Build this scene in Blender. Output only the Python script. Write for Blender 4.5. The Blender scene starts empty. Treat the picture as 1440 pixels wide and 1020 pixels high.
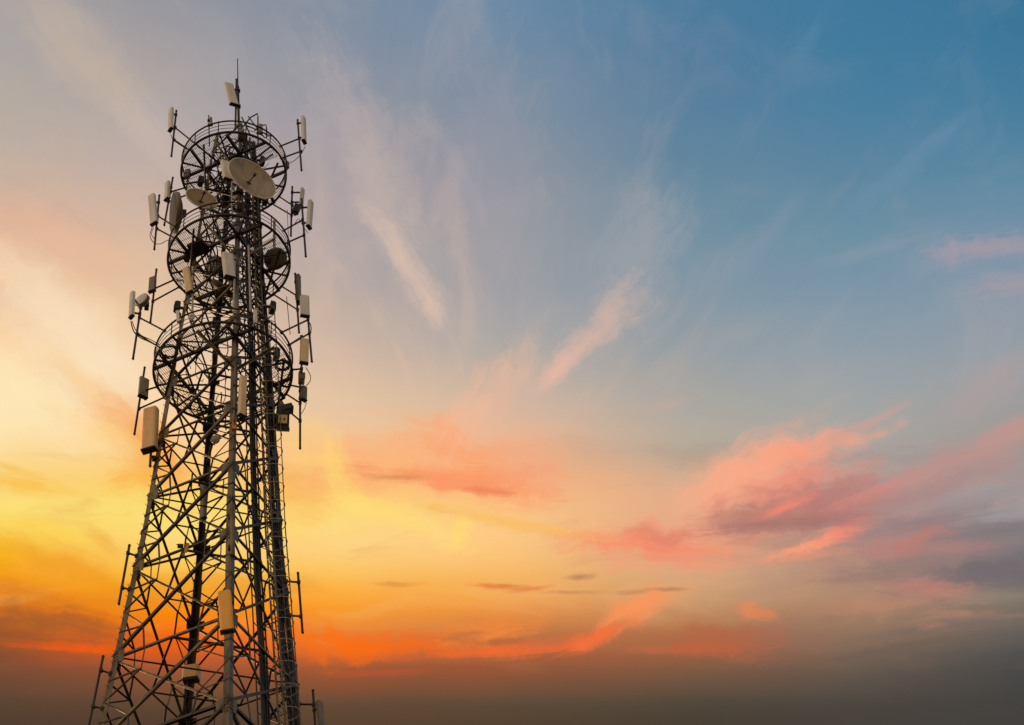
import bpy, math, random
from mathutils import Vector, Matrix
R = math.radians
scene = bpy.context.scene
col = scene.collection
random.seed(7)

# ---------------------------------------------------------------- camera
FPX, W0, H0 = 2400.0, 1440.0, 1020.0
CAM = Vector((0, -42, 1.7))
PITCH, YAW, ROLL = R(46.5), R(-13.984), R(-7.162)
MC = (Matrix.Rotation(YAW, 3, 'Z') @ Matrix.Rotation(math.pi/2 + PITCH, 3, 'X') @ Matrix.Rotation(ROLL, 3, 'Z'))
cd = bpy.data.cameras.new('camera'); cam = bpy.data.objects.new('camera', cd); col.objects.link(cam)
cd.sensor_fit = 'HORIZONTAL'; cd.sensor_width = 36.0; cd.lens = 36.0*FPX/W0
cd.clip_start = 0.1; cd.clip_end = 20000
cam.matrix_world = Matrix.Translation(CAM) @ MC.to_4x4()
scene.camera = cam
scene.view_settings.view_transform = 'Standard'
scene.view_settings.look = 'None'
scene.view_settings.exposure = 0.0
scene.view_settings.gamma = 1.0

def at(px, py, y):
    """point on the upright plane at depth y that the photograph shows at (px, py)"""
    d = MC @ Vector(((px-W0/2)/FPX, -(py-H0/2)/FPX, -1))
    return CAM + d*((y-CAM.y)/d.y)
def project(p):
    q = MC.transposed() @ (Vector(p)-CAM)
    return (W0/2+FPX*q.x/-q.z, H0/2-FPX*q.y/-q.z)

# ---------------------------------------------------------------- sky and sun
def lin(c):
    c = c/255.0
    return c/12.92 if c <= 0.04045 else ((c+0.055)/1.055)**2.4
def L3(rgb): return (lin(rgb[0]), lin(rgb[1]), lin(rgb[2]), 1)

SUN_EL, SUN_AZ = R(9), R(-24)          # azimuth measured from +Y towards +X
sd = bpy.data.lights.new('sun', 'SUN'); sun = bpy.data.objects.new('sun', sd); col.objects.link(sun)
sd.energy = 2.2; sd.angle = R(0.5); sd.color = (1.0, 0.62, 0.30)
sdir = Vector((math.sin(SUN_AZ)*math.cos(SUN_EL), math.cos(SUN_AZ)*math.cos(SUN_EL), math.sin(SUN_EL)))
sun.rotation_euler = (-sdir).to_track_quat('-Z', 'Y').to_euler()

world = bpy.data.worlds.new('World'); scene.world = world; world.use_nodes = True
nt = world.node_tree; N = nt.nodes; LK = nt.links; N.clear()
def node(t, **k):
    n = N.new(t)
    for a, b in k.items(): setattr(n, a, b)
    return n
def put(sock, v):
    if hasattr(v, 'is_output') or isinstance(v, bpy.types.NodeSocket): LK.new(v, sock)
    else: sock.default_value = v
def m(op, a, b=None, c=None, clamp=False):
    n = node('ShaderNodeMath', operation=op, use_clamp=clamp)
    put(n.inputs[0], a)
    if b is not None: put(n.inputs[1], b)
    if c is not None: put(n.inputs[2], c)
    return n.outputs[0]
def vm(op, a, b=None, out=0):
    n = node('ShaderNodeVectorMath', operation=op)
    put(n.inputs[0], a)
    if b is not None: put(n.inputs[1], b)
    return n.outputs[out]
def mr(v, a, b, c=0.0, d=1.0, kind='SMOOTHSTEP'):
    n = node('ShaderNodeMapRange', interpolation_type=kind)
    put(n.inputs['Value'], v)
    for i, x in zip(('From Min', 'From Max', 'To Min', 'To Max'), (a, b, c, d)): n.inputs[i].default_value = x
    return n.outputs['Result']
def mixc(f, a, b):
    n = node('ShaderNodeMix', data_type='RGBA')
    put(n.inputs[0], f); put(n.inputs[6], a); put(n.inputs[7], b)
    return n.outputs[2]
def xyz(a, b, c=0.0):
    n = node('ShaderNodeCombineXYZ')
    put(n.inputs[0], a); put(n.inputs[1], b); put(n.inputs[2], c)
    return n.outputs[0]
def noise(vec, scale, detail=4.0, rough=0.55, dist=0.0):
    n = node('ShaderNodeTexNoise', noise_dimensions='2D')
    put(n.inputs['Vector'], vec); n.inputs['Scale'].default_value = scale
    n.inputs['Detail'].default_value = detail; n.inputs['Roughness'].default_value = rough
    n.inputs['Distortion'].default_value = dist
    return n
# the western part of the sky, on a chart fixed to the compass: X runs along the horizon, Y downwards (100 units = 2.4 degrees)
fwd = Vector((0.16639, 0.66823, 0.72511)); 
fwd = (MC @ Vector((0, 0, -1))).normalized(); rgt = MC @ Vector((1, 0, 0)); upv = MC @ Vector((0, 1, 0))
tc = node('ShaderNodeTexCoord'); D = vm('NORMALIZE', tc.outputs['Generated'])
df = vm('DOT_PRODUCT', D, tuple(fwd), out=1); dr = vm('DOT_PRODUCT', D, tuple(rgt), out=1); du = vm('DOT_PRODUCT', D, tuple(upv), out=1)
dfc = m('MAXIMUM', df, 0.25)
X = m('MULTIPLY_ADD', m('DIVIDE', dr, dfc), 24.0, 7.2)
Y = m('MULTIPLY_ADD', m('DIVIDE', du, dfc), -24.0, 5.1)
P = xyz(X, Y)
# ragged domain shift so nothing has a ruled edge
w1 = noise(P, 0.45, 3.0, 0.5); w2 = noise(P, 2.2, 4.0, 0.6)
s1 = vm('SCALE', vm('SUBTRACT', w1.outputs['Color'], (0.5, 0.5, 0.5))); s1.node.inputs['Scale'].default_value = 0.55
s2 = vm('SCALE', vm('SUBTRACT', w2.outputs['Color'], (0.5, 0.5, 0.5))); s2.node.inputs['Scale'].default_value = 0.26
PW = vm('ADD', vm('ADD', P, s1), s2)
PB = vm('ADD', P, vm('MULTIPLY', s1, (0.9, 0.22, 0)))
sx = node('ShaderNodeSeparateXYZ'); put(sx.inputs[0], PB); XB, YB = sx.outputs[0], sx.outputs[1]

ROWS = [0, 85, 170, 255, 340, 425, 510, 595, 640, 680, 720, 765, 810, 850, 885, 915, 940, 980, 1020]
COLS = {
 0:   [(168,162,160),(178,168,160),(186,172,160),(205,178,158),(228,184,152),(244,202,160),(253,221,174),(254,229,178),(253,221,152),(251,212,122),(253,222,118),(248,192,55),(243,155,28),(222,120,28),(165,90,42),(140,80,48),(122,76,52),(98,70,52),(82,62,48)],
 240: [(150,150,158),(168,160,160),(180,168,165),(196,175,165),(214,185,162),(228,194,160),(242,209,172),(250,206,152),(252,206,132),(252,208,112),(252,220,116),(253,213,118),(252,188,66),(250,150,25),(246,115,18),(225,95,25),(165,86,50),(112,75,52),(85,62,48)],
 480: [(128,142,160),(138,146,160),(152,150,160),(170,158,162),(178,165,164),(190,172,162),(212,184,162),(235,198,158),(250,192,135),(252,202,122),(253,216,122),(253,212,130),(252,190,90),(250,160,50),(234,138,58),(206,110,54),(168,90,50),(115,78,55),(92,68,50)],
 720: [(108,138,166),(118,140,162),(130,144,160),(146,150,160),(158,157,162),(164,162,165),(182,172,163),(222,182,154),(238,176,135),(250,182,128),(252,197,130),(252,197,127),(246,181,100),(237,156,75),(206,124,66),(178,102,62),(150,88,58),(105,78,58),(85,66,50)],
 960: [(75,124,157),(83,124,157),(93,130,158),(104,137,159),(118,145,162),(135,152,164),(155,160,162),(178,170,158),(188,170,150),(215,172,142),(222,168,136),(220,165,130),(212,165,125),(200,150,105),(180,120,80),(158,100,68),(130,90,65),(92,76,62),(74,64,52)],
 1200:[(65,121,157),(69,124,158),(80,129,160),(96,135,160),(111,145,164),(130,152,168),(150,160,168),(164,165,162),(172,162,156),(182,155,146),(186,148,136),(186,146,130),(178,142,120),(166,130,105),(150,118,95),(125,102,85),(105,90,78),(82,74,66),(72,66,60)],
 1440:[(56,117,152),(64,121,156),(77,128,159),(96,138,163),(122,146,168),(136,152,168),(148,156,164),(160,154,152),(162,150,148),(158,152,152),(146,144,146),(128,123,126),(114,108,112),(122,112,102),(105,98,92),(86,84,82),(76,75,74),(70,68,66),(68,65,62)],
}
tv = m('DIVIDE', YB, 10.2)
base = None; xs = sorted(COLS)
for i, x in enumerate(xs):
    rp = node('ShaderNodeValToRGB'); cr = rp.color_ramp; cr.interpolation = 'CARDINAL'
    while len(cr.elements) < len(ROWS): cr.elements.new(0.5)
    for k, (yy, c) in enumerate(zip(ROWS, COLS[x])):
        cr.elements[k].position = yy/1020.0
    for k, (yy, c) in enumerate(zip(ROWS, COLS[x])):
        cr.elements[k].color = L3(c)
    put(rp.inputs[0], tv)
    if base is None: base = rp.outputs[0]
    else: base = mixc(mr(XB, xs[i-1]/100.0, x/100.0, kind='LINEAR'), base, rp.outputs[0])

# high cirrus: streaks that fan out from one point above the glow
fx = m('SUBTRACT', X, 6.7); fy = m('SUBTRACT', 8.3, Y)
ang = m('ARCTAN2', fx, m('MAXIMUM', fy, 0.05)); rad = m('SQRT', m('ADD', m('MULTIPLY', fx, fx), m('MULTIPLY', fy, fy)))
fan = xyz(m('MULTIPLY', ang, 5.0), m('MULTIPLY', rad, 0.42))
fan = vm('ADD', fan, vm('MULTIPLY', s1, (0.5, 0.5, 0)))
st = noise(fan, 1.3, 6.0, 0.62, 0.4).outputs['Fac']
veil = m('MULTIPLY', mr(st, 0.46, 0.74), mr(Y, 6.6, 4.6))
veil = m('MULTIPLY', veil, mr(X, 10.5, 5.5, 0.22, 1.0))
veilcol = mixc(mr(Y, 1.0, 5.2, kind='LINEAR'), L3((168,164,168)), L3((226,190,166)))
sky = mixc(m('MULTIPLY', veil, 0.42), base, veilcol)
dk = m('MULTIPLY', mr(st, 0.47, 0.28), mr(Y, 6.0, 3.5))
sky = mixc(m('MULTIPLY', dk, 0.07), sky, L3((70,118,158)))
# low bands: long flat bars near the glow
bars = noise(vm('ADD', vm('MULTIPLY', P, (0.32, 1.5, 0)), vm('MULTIPLY', s1, (0.3, 0.9, 0))), 1.0, 6.0, 0.6, 0.3).outputs['Fac']
lowm = m('MULTIPLY', mr(Y, 5.6, 7.0), mr(Y, 9.6, 8.9))
sky = mixc(m('MULTIPLY', m('MULTIPLY', mr(bars, 0.52, 0.72), lowm), 0.22), sky, mixc(mr(X, 3, 12, kind='LINEAR'), L3((255,205,110)), L3((235,160,130))))
sky = mixc(m('MULTIPLY', m('MULTIPLY', mr(bars, 0.48, 0.30), lowm), 0.22), sky, mixc(mr(X, 3, 12, kind='LINEAR'), L3((205,110,40)), L3((130,105,105))))

# single clouds: x, y, half length, half width, slope, colour, cover, raggedness
CL = [
 # upper cirrus
 (110,70,150,34,50,(205,182,160),.50,.5),(215,190,80,26,42,(205,186,172),.35,.6),
 (500,180,130,38,60,(176,167,168),.50,.8),(540,250,150,34,64,(190,174,168),.38,.7),(548,280,95,30,64,(198,178,168),.4,.8),(586,290,40,12,84,(196,178,168),.4,.8),(585,385,80,21,62,(220,191,174),.62,.7),(562,345,60,14,58,(216,190,172),.45,.8),(606,432,30,12,66,(228,194,172),.5,.7),
 (690,185,130,40,78,(152,152,166),.42,.8),(650,245,60,12,62,(165,160,168),.45,.7),(725,320,70,30,80,(165,160,166),.35,.8),(790,110,70,22,70,(120,142,168),.3,.7),
 (905,360,95,44,-66,(156,161,168),.75,.7),(862,448,55,17,-48,(206,178,166),.75,.8),(818,496,62,14,-38,(228,184,164),.95,.7),(788,522,40,11,-38,(232,184,164),.9,.6),(846,474,95,32,-42,(188,172,164),.45,.8),
 (1080,330,85,12,-50,(128,150,168),.5,.6),(1010,385,70,18,-48,(140,154,166),.4,.7),(1250,255,120,14,-38,(108,144,170),.5,.7),(1330,195,60,14,-40,(104,140,170),.35,.7),(1133,75,60,9,-62,(84,134,166),.5,.6),
 (1225,352,90,9,-14,(140,154,168),.45,.7),(1405,346,60,14,-16,(166,154,166),.75,1.1),(1350,352,40,8,-4,(164,154,166),.6,1.1),(1420,402,60,16,-12,(170,156,164),.65,.8),(1340,362,16,18,60,(165,156,168),.5,.8),
 (930,572,40,8,-14,(190,168,158),.65,.7),(1040,470,50,16,-20,(160,162,165),.35,.7),(1390,540,90,22,-32,(176,160,158),.6,.6),(1100,600,90,12,-25,(182,166,158),.4,.7),
 # left glow
 (90,460,200,38,44,(253,232,196),.58,.4),(45,560,120,42,30,(254,233,186),.60,.5),(120,545,75,11,44,(250,204,146),.60,.5),(185,612,75,32,44,(247,172,100),.85,.5),(215,635,40,18,44,(250,152,80),.6,.6),(250,560,80,24,48,(252,206,150),.5,.6),(225,645,50,22,40,(250,166,78),.7,.6),(70,330,120,26,30,(236,184,154),.40,.6),
 (35,682,55,11,10,(250,192,75),.75,.8),(20,660,40,5,18,(246,190,80),.6,.6),(150,620,90,14,30,(252,205,120),.4,.7),(140,760,36,9,38,(240,172,70),.55,.7),(195,672,50,22,-10,(250,176,62),.65,.7),(60,745,70,12,14,(253,214,80),.4,.7),
 (100,800,110,16,20,(238,146,30),.5,.7),(40,835,90,10,14,(214,122,32),.5,.8),(70,872,110,16,10,(150,88,48),.60,.8),(160,852,60,10,12,(236,140,30),.5,.7),(110,911,90,6,4,(246,92,18),.85,.7),(40,900,60,9,5,(150,82,46),.5,.7),
 (410,690,70,26,30,(250,178,92),.6,.6),(440,640,70,30,45,(253,206,120),.6,.6),(390,740,60,30,20,(253,205,110),.4,.7),
 # centre
 (590,648,135,46,0,(252,178,122),.65,.8),(480,680,60,20,0,(250,172,104),.6,.7),(600,670,108,10,4,(247,146,90),.75,.9),(560,672,40,4,2,(214,128,80),.6,.9),(640,622,56,20,14,(253,160,106),.85,.9),(700,672,85,22,6,(251,150,104),.80,.9),(690,690,40,5,6,(234,126,84),.6,.8),(740,650,60,26,20,(240,168,130),.5,.8),
 (655,585,70,24,-58,(246,186,150),.6,.8),(705,548,66,22,-56,(226,182,158),.6,.8),
 (474,650,54,17,62,(255,222,118),.50,.7),(505,700,44,15,38,(255,224,118),.5,.7),(568,730,95,15,19,(255,223,118),.65,.7),(645,752,28,12,-55,(255,222,110),.75,.6),(600,750,70,24,10,(253,206,134),.3,.6),(615,712,12,5,0,(250,190,80),.7,.6),
 (740,738,140,8,11,(250,190,104),.85,.5),(850,760,70,8,8,(246,170,108),.8,.6),
 (500,905,80,20,2,(254,108,6),.80,.9),(590,912,60,15,-4,(250,104,20),.55,.9),(420,905,60,18,0,(253,112,10),.55,.8),(690,885,64,16,-6,(244,136,58),.8,.9),(715,914,95,8,-3,(240,106,46),.9,.8),(700,902,40,5,0,(176,98,62),.8,.8),(655,893,26,6,-6,(182,106,62),.6,.9),(770,905,60,7,-8,(214,110,66),.6,.8),(600,940,160,6,0,(150,86,56),.5,.7),(540,946,70,4,-2,(190,84,50),.6,.8),
 (893,862,62,14,-32,(250,148,88),.92,.8),(835,898,50,10,-22,(246,112,60),.92,.8),(915,845,36,14,-20,(246,152,98),.6,.9),(930,915,60,5,0,(200,106,70),.5,.8),
 (560,822,30,3.5,0,(226,150,70),.8,.6),(702,825,36,4,2,(224,128,66),.9,.6),(745,829,28,3,-6,(226,132,76),.8,.6),(816,812,20,4,-2,(172,122,82),.75,.6),(805,834,40,2.5,0,(196,138,88),.7,.6),(895,833,28,3,-6,(190,134,88),.6,.6),(938,829,24,2.5,-2,(180,128,88),.8,.6),
 # right
 (930,764,115,32,-6,(244,156,122),.80,.9),(915,774,85,14,2,(244,138,104),.75,.9),(925,752,48,15,-4,(224,130,106),.8,.9),(1000,790,90,10,-3,(236,156,122),.5,.8),
 (1335,700,190,60,-16,(166,140,138),.60,.8),(1230,790,160,40,-8,(176,134,120),.45,.8),(1380,790,120,45,-10,(128,116,120),.45,.8),
 (1010,690,80,34,-28,(248,178,138),.75,.8),(1080,658,125,28,-21,(251,170,136),.85,.75),(1140,636,75,13,-21,(250,158,126),.65,.6),(1210,600,70,6,-27,(205,160,148),.6,.7),(1060,625,70,8,-22,(210,170,150),.4,.8),
 (1105,688,100,20,-18,(238,142,120),.75,.8),(1115,718,130,22,-7,(180,120,112),.85,.8),(1185,700,100,24,-14,(184,124,118),.75,.8),(1035,728,60,10,-2,(190,132,114),.6,.8),(1105,712,45,5,-24,(244,136,112),.8,.7),(1230,690,70,7,-22,(222,136,122),.6,.8),
 (1145,765,64,8,-17,(250,160,122),.92,.8),(1185,748,40,12,-22,(248,140,114),.8,.8),(1130,782,60,6,-6,(232,150,120),.5,.8),
 (1350,645,140,20,-21,(192,146,138),.75,.7),(1420,605,60,12,-22,(196,150,144),.6,.7),(1300,690,110,14,-22,(168,138,136),.7,.7),(1400,690,80,13,-10,(160,156,158),.75,.6),(1410,722,70,12,-6,(156,154,158),.7,.6),
 (1350,715,120,12,-16,(150,136,138),.5,.6),(1120,735,115,9,-4,(160,112,108),.65,.7),(1300,735,100,12,-10,(142,122,124),.65,.8),(1412,745,60,9,-8,(122,114,120),.75,.7),(1370,752,130,18,-10,(132,122,124),.75,.6),(1270,758,60,16,-8,(190,124,114),.8,.8),(1330,770,70,9,-4,(176,128,122),.7,.8),(1280,796,110,10,-4,(150,124,116),.75,.8),(1385,806,120,20,-8,(114,106,110),.85,.6),(1225,812,70,8,-4,(146,118,106),.6,.8),
 (1310,828,50,11,6,(192,128,114),.8,.8),(1240,845,100,13,-9,(192,136,110),.6,.8),(1410,838,70,9,-4,(142,132,114),.6,.7),(1330,880,130,6,-9,(118,104,96),.7,.8),(1250,915,90,7,-9,(110,94,84),.6,.8),(1400,868,60,4,-3,(140,118,108),.6,.8),(1310,880,20,5,-4,(168,122,104),.7,.8),
 (1062,862,30,9,8,(228,132,84),.85,.9),(1050,858,10,10,30,(230,138,90),.6,.9),(1020,895,80,20,0,(184,100,66),.7,.9),(985,912,50,8,0,(196,98,60),.6,.9),
]
tex1 = m('SUBTRACT', noise(PW, 2.6, 5.0, 0.62).outputs['Fac'], 0.5)
tex2 = m('SUBTRACT', noise(vm('ADD', PW, (31.7, 12.3, 0)), 6.5, 5.0, 0.6).outputs['Fac'], 0.5)
PS = vm('ADD', vm('ADD', P, vm('MULTIPLY', s1, (.3, .12, 0))), vm('MULTIPLY', s2, (.5, .22, 0)))
CG = bpy.data.node_groups.new('one_cloud', 'ShaderNodeTree')
for nm, ty in (('Sky', 'Color'), ('Chart', 'Vector'), ('Ragged', 'Float'), ('Place', 'Vector'), ('Slope', 'Vector'), ('Size', 'Vector'), ('Fray', 'Float'), ('Cover', 'Float'), ('Tint', 'Color')):
    CG.interface.new_socket(nm, in_out='INPUT', socket_type='NodeSocket'+ty)
CG.interface.new_socket('Sky', in_out='OUTPUT', socket_type='NodeSocketColor')
_keep = (N, LK); N, LK = CG.nodes, CG.links
gi = node('NodeGroupInput').outputs; go = node('NodeGroupOutput')
ch = node('ShaderNodeVectorMath', operation='MULTIPLY_ADD')     # a vanishing share of the colour so far keeps the clouds in order
put(ch.inputs[0], gi['Sky']); ch.inputs[1].default_value = (1e-5, 1e-5, 0); put(ch.inputs[2], gi['Chart'])
mp = node('ShaderNodeMapping', vector_type='TEXTURE'); put(mp.inputs['Vector'], ch.outputs[0])
put(mp.inputs['Location'], gi['Place']); put(mp.inputs['Rotation'], gi['Slope']); put(mp.inputs['Scale'], gi['Size'])
fib = noise(vm('ADD', vm('MULTIPLY', mp.outputs[0], (0.9, 2.6, 0)), vm('MULTIPLY', gi['Place'], (3.7, 5.3, 0))), 1.0, 4.0, 0.6, 0.6).outputs['Fac']   # fibres along the cloud
rag = m('MULTIPLY_ADD', m('SUBTRACT', fib, 0.5), 0.95, m('MULTIPLY', gi['Ragged'], 0.75))
ln = m('MULTIPLY_ADD', rag, gi['Fray'], vm('LENGTH', mp.outputs[0], out=1))
put(go.inputs[0], mixc(m('MULTIPLY', mr(ln, 1.25, 0.05), gi['Cover']), gi['Sky'], gi['Tint']))
N, LK = _keep
def paint(sky, clouds):
    for (cx, cy, a, b, an, c, cov, rg) in clouds:
        gn = node('ShaderNodeGroup'); gn.node_tree = CG; q = gn.inputs
        put(q['Sky'], sky); put(q['Chart'], PW if b > 12 else PS); put(q['Ragged'], tex1 if b > 8 else tex2)
        q['Place'].default_value = (cx/100, cy/100, 0); q['Slope'].default_value = (0, 0, R(an)); q['Size'].default_value = (a/100*1.25, b/100*1.45, 1)
        q['Fray'].default_value = rg*1.5; q['Cover'].default_value = cov; q['Tint'].default_value = L3(c)
        sky = gn.outputs[0]
    return sky
def closure(col_):
    b = node('ShaderNodeBackground'); put(b.inputs['Color'], col_); b.inputs['Strength'].default_value = 1.0
    return b.outputs[0]
def reach(k):
    cx, cy, a, b, an, c, cov, rg = k
    ln = 1.25+rg*1.5*0.40; ca, sa = abs(math.cos(R(an))), abs(math.sin(R(an)))
    pad = 50 if b > 12 else 24
    return (cx, cy, (a*1.25*ca+b*1.45*sa)*ln+pad, (a*1.25*sa+b*1.45*ca)*ln+pad*(1 if b > 12 else .5))
def split_sky(clouds, cuts):
    """quarter the chart so that each look only works out the clouds near it"""
    if not cuts: return closure(paint(sky, clouds))
    ax_, v = cuts[0]; lo_c, hi_c = cuts[1], cuts[2]
    lo = [k for k in clouds if reach(k)[ax_]-reach(k)[ax_+2] < v]; hi = [k for k in clouds if reach(k)[ax_]+reach(k)[ax_+2] > v]
    mxs = node('ShaderNodeMixShader'); put(mxs.inputs[0], m('GREATER_THAN', X if ax_ == 0 else Y, v/100))
    LK.new(split_sky(lo, lo_c), mxs.inputs[1]); LK.new(split_sky(hi, hi_c), mxs.inputs[2])
    return mxs.outputs[0]
CX = lambda a, b, c: ((0, b), ((0, a), None, None), ((0, c), None, None))
west = split_sky(CL, ((1, 560), ((1, 330), CX(300, 620, 960), CX(300, 620, 960)), ((1, 800), CX(340, 700, 1040), CX(340, 700, 1040))))

# the rest of the dome: unseen sky, warmed and brightened to light the tower
nish = node('ShaderNodeTexSky', sky_type='NISHITA'); nish.sun_disc = False; nish.sun_elevation = SUN_EL; nish.sun_rotation = SUN_AZ
sz = node('ShaderNodeSeparateXYZ'); put(sz.inputs[0], D)
dome = node('ShaderNodeValToRGB'); put(dome.inputs[0], mr(sz.outputs[2], -0.1, 1.0, kind='LINEAR'))
ce = dome.color_ramp.elements; ce[0].position = 0.05; ce[0].color = (0.60, 0.30, 0.09, 1); ce[1].position = 1; ce[1].color = (0.22, 0.21, 0.22, 1)
e = ce.new(0.26); e.color = (0.95, 0.57, 0.24, 1); e = ce.new(0.55); e.color = (0.58, 0.44, 0.30, 1)
wst = m('MULTIPLY_ADD', dr, -0.7, 0.9)      # the left half is brightened to warm the panels facing it
nsc = vm('SCALE', nish.outputs[0]); nsc.node.inputs['Scale'].default_value = 0.05
wsc = vm('SCALE', dome.outputs[0]); put(wsc.node.inputs['Scale'], wst)
rest = vm('ADD', wsc, nsc)
mxs = node('ShaderNodeMixShader'); put(mxs.inputs[0], mr(df, 0.62, 0.94)); LK.new(closure(rest), mxs.inputs[1]); LK.new(west, mxs.inputs[2])
wo = node('ShaderNodeOutputWorld'); LK.new(mxs.outputs[0], wo.inputs[0])

# ---------------------------------------------------------------- materials
def mat(name, c, rough=0.6, metal=0.0, c2=None, scale=6.0, lo=0.42, hi=0.68, bump=0.0, c3=None):
    mt = bpy.data.materials.new(name); mt.use_nodes = True
    t = mt.node_tree; n = t.nodes; b = n['Principled BSDF']
    b.inputs['Roughness'].default_value = rough; b.inputs['Metallic'].default_value = metal
    b.inputs['Base Color'].default_value = (*c, 1)
    if c2:
        tcn = n.new('ShaderNodeTexCoord'); nz = n.new('ShaderNodeTexNoise'); nz.inputs['Scale'].default_value = scale
        nz.inputs['Detail'].default_value = 5; nz.inputs['Roughness'].default_value = 0.65
        mpn = n.new('ShaderNodeMapping'); mpn.inputs['Scale'].default_value = (1, 1, 0.35)
        t.links.new(tcn.outputs['Object'], mpn.inputs[0]); t.links.new(mpn.outputs[0], nz.inputs['Vector'])
        rp = n.new('ShaderNodeValToRGB'); e = rp.color_ramp.elements
        e[0].position = lo; e[0].color = (*c, 1); e[1].position = hi; e[1].color = (*c2, 1)
        t.links.new(nz.outputs['Fac'], rp.inputs[0]); out = rp.outputs[0]
        if c3:
            nz2 = n.new('ShaderNodeTexNoise'); nz2.inputs['Scale'].default_value = scale*0.27; nz2.inputs['Detail'].default_value = 6
            t.links.new(mpn.outputs[0], nz2.inputs['Vector'])
            rp2 = n.new('ShaderNodeValToRGB'); e2 = rp2.color_ramp.elements
            e2[0].position = 0.5; e2[0].color = (0, 0, 0, 1); e2[1].position = 0.72; e2[1].color = (1, 1, 1, 1)
            t.links.new(nz2.outputs['Fac'], rp2.inputs[0])
            mx = n.new('ShaderNodeMix'); mx.data_type = 'RGBA'
            t.links.new(rp2.outputs[0], mx.inputs[0]); t.links.new(out, mx.inputs[6]); mx.inputs[7].default_value = (*c3, 1)
            out = mx.outputs[2]
        t.links.new(out, b.inputs['Base Color'])
        if bump:
            bp = n.new('ShaderNodeBump'); bp.inputs['Strength'].default_value = bump; bp.inputs['Distance'].default_value = 0.01
            t.links.new(nz.outputs['Fac'], bp.inputs['Height']); t.links.new(bp.outputs[0], b.inputs['Normal'])
    return mt
M = {
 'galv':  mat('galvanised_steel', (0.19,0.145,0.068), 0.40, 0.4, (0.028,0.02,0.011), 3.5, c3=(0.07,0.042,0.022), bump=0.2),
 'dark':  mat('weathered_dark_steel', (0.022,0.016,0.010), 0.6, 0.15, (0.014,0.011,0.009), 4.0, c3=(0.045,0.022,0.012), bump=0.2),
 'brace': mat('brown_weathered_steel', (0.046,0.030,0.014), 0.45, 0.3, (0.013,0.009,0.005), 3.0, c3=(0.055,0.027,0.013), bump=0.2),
 'pole':  mat('grey_pole_steel', (0.042,0.032,0.022), 0.5, 0.25, (0.03,0.025,0.02), 8.0),
 'pale':  mat('pale_galvanised_pole', (0.42,0.40,0.37), 0.5, 0.2, (0.28,0.26,0.23), 8.0),
 'white': mat('white_radome', (0.72,0.71,0.69), 0.45, 0.0, (0.60,0.58,0.55), 2.2, c3=(0.50,0.46,0.40)),
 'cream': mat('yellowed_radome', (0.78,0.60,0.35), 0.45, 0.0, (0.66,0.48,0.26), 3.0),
 'amber': mat('amber_lit_radome', (0.95,0.48,0.08), 0.5, 0.0, (0.85,0.40,0.06), 3.0),  # reflected warm sky painted into a white panel's colour
 'greyp': mat('grey_radome', (0.22,0.195,0.165), 0.5, 0.0, (0.13,0.115,0.095), 3.0),
 'tan':   mat('tan_lit_radome', (0.78,0.50,0.22), 0.45, 0.0, (0.66,0.40,0.16), 2.0),  # warm light on pale housings put into their colour
 'dish':  mat('dirty_dish_paint', (0.42,0.345,0.25), 0.5, 0.0, (0.27,0.215,0.15), 3.0, c3=(0.17,0.135,0.09)),
 'ochre': mat('ochre_dish_paint', (0.36,0.27,0.15), 0.5, 0.0, (0.25,0.18,0.095), 3.0, c3=(0.24,0.17,0.09)),
 'cap':   mat('black_end_cap', (0.018,0.015,0.013), 0.6),
 'cable': mat('black_cable', (0.009,0.008,0.008), 0.55),
 'mesh':  mat('grating_steel', (0.11,0.09,0.065), 0.6, 0.2, (0.06,0.048,0.035), 9.0),
 'blue':  mat('blue_lamp_housing', (0.05,0.24,0.42), 0.45),
 'glass': mat('pale_lamp_lens', (0.80,0.86,0.85), 0.2),
 'orange':mat('orange_box_paint', (0.60,0.30,0.05), 0.5),
 'unseen_ground':mat('warm_bounce_ground', (0.17,0.12,0.06), 0.9, 0.0, (0.10,0.085,0.045), 0.6),  # unseen ground, warm colour added to bounce light upwards
 'conc':  mat('footing_concrete', (0.32,0.30,0.27), 0.85, 0.0, (0.24,0.22,0.20), 3.0),
}

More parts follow.
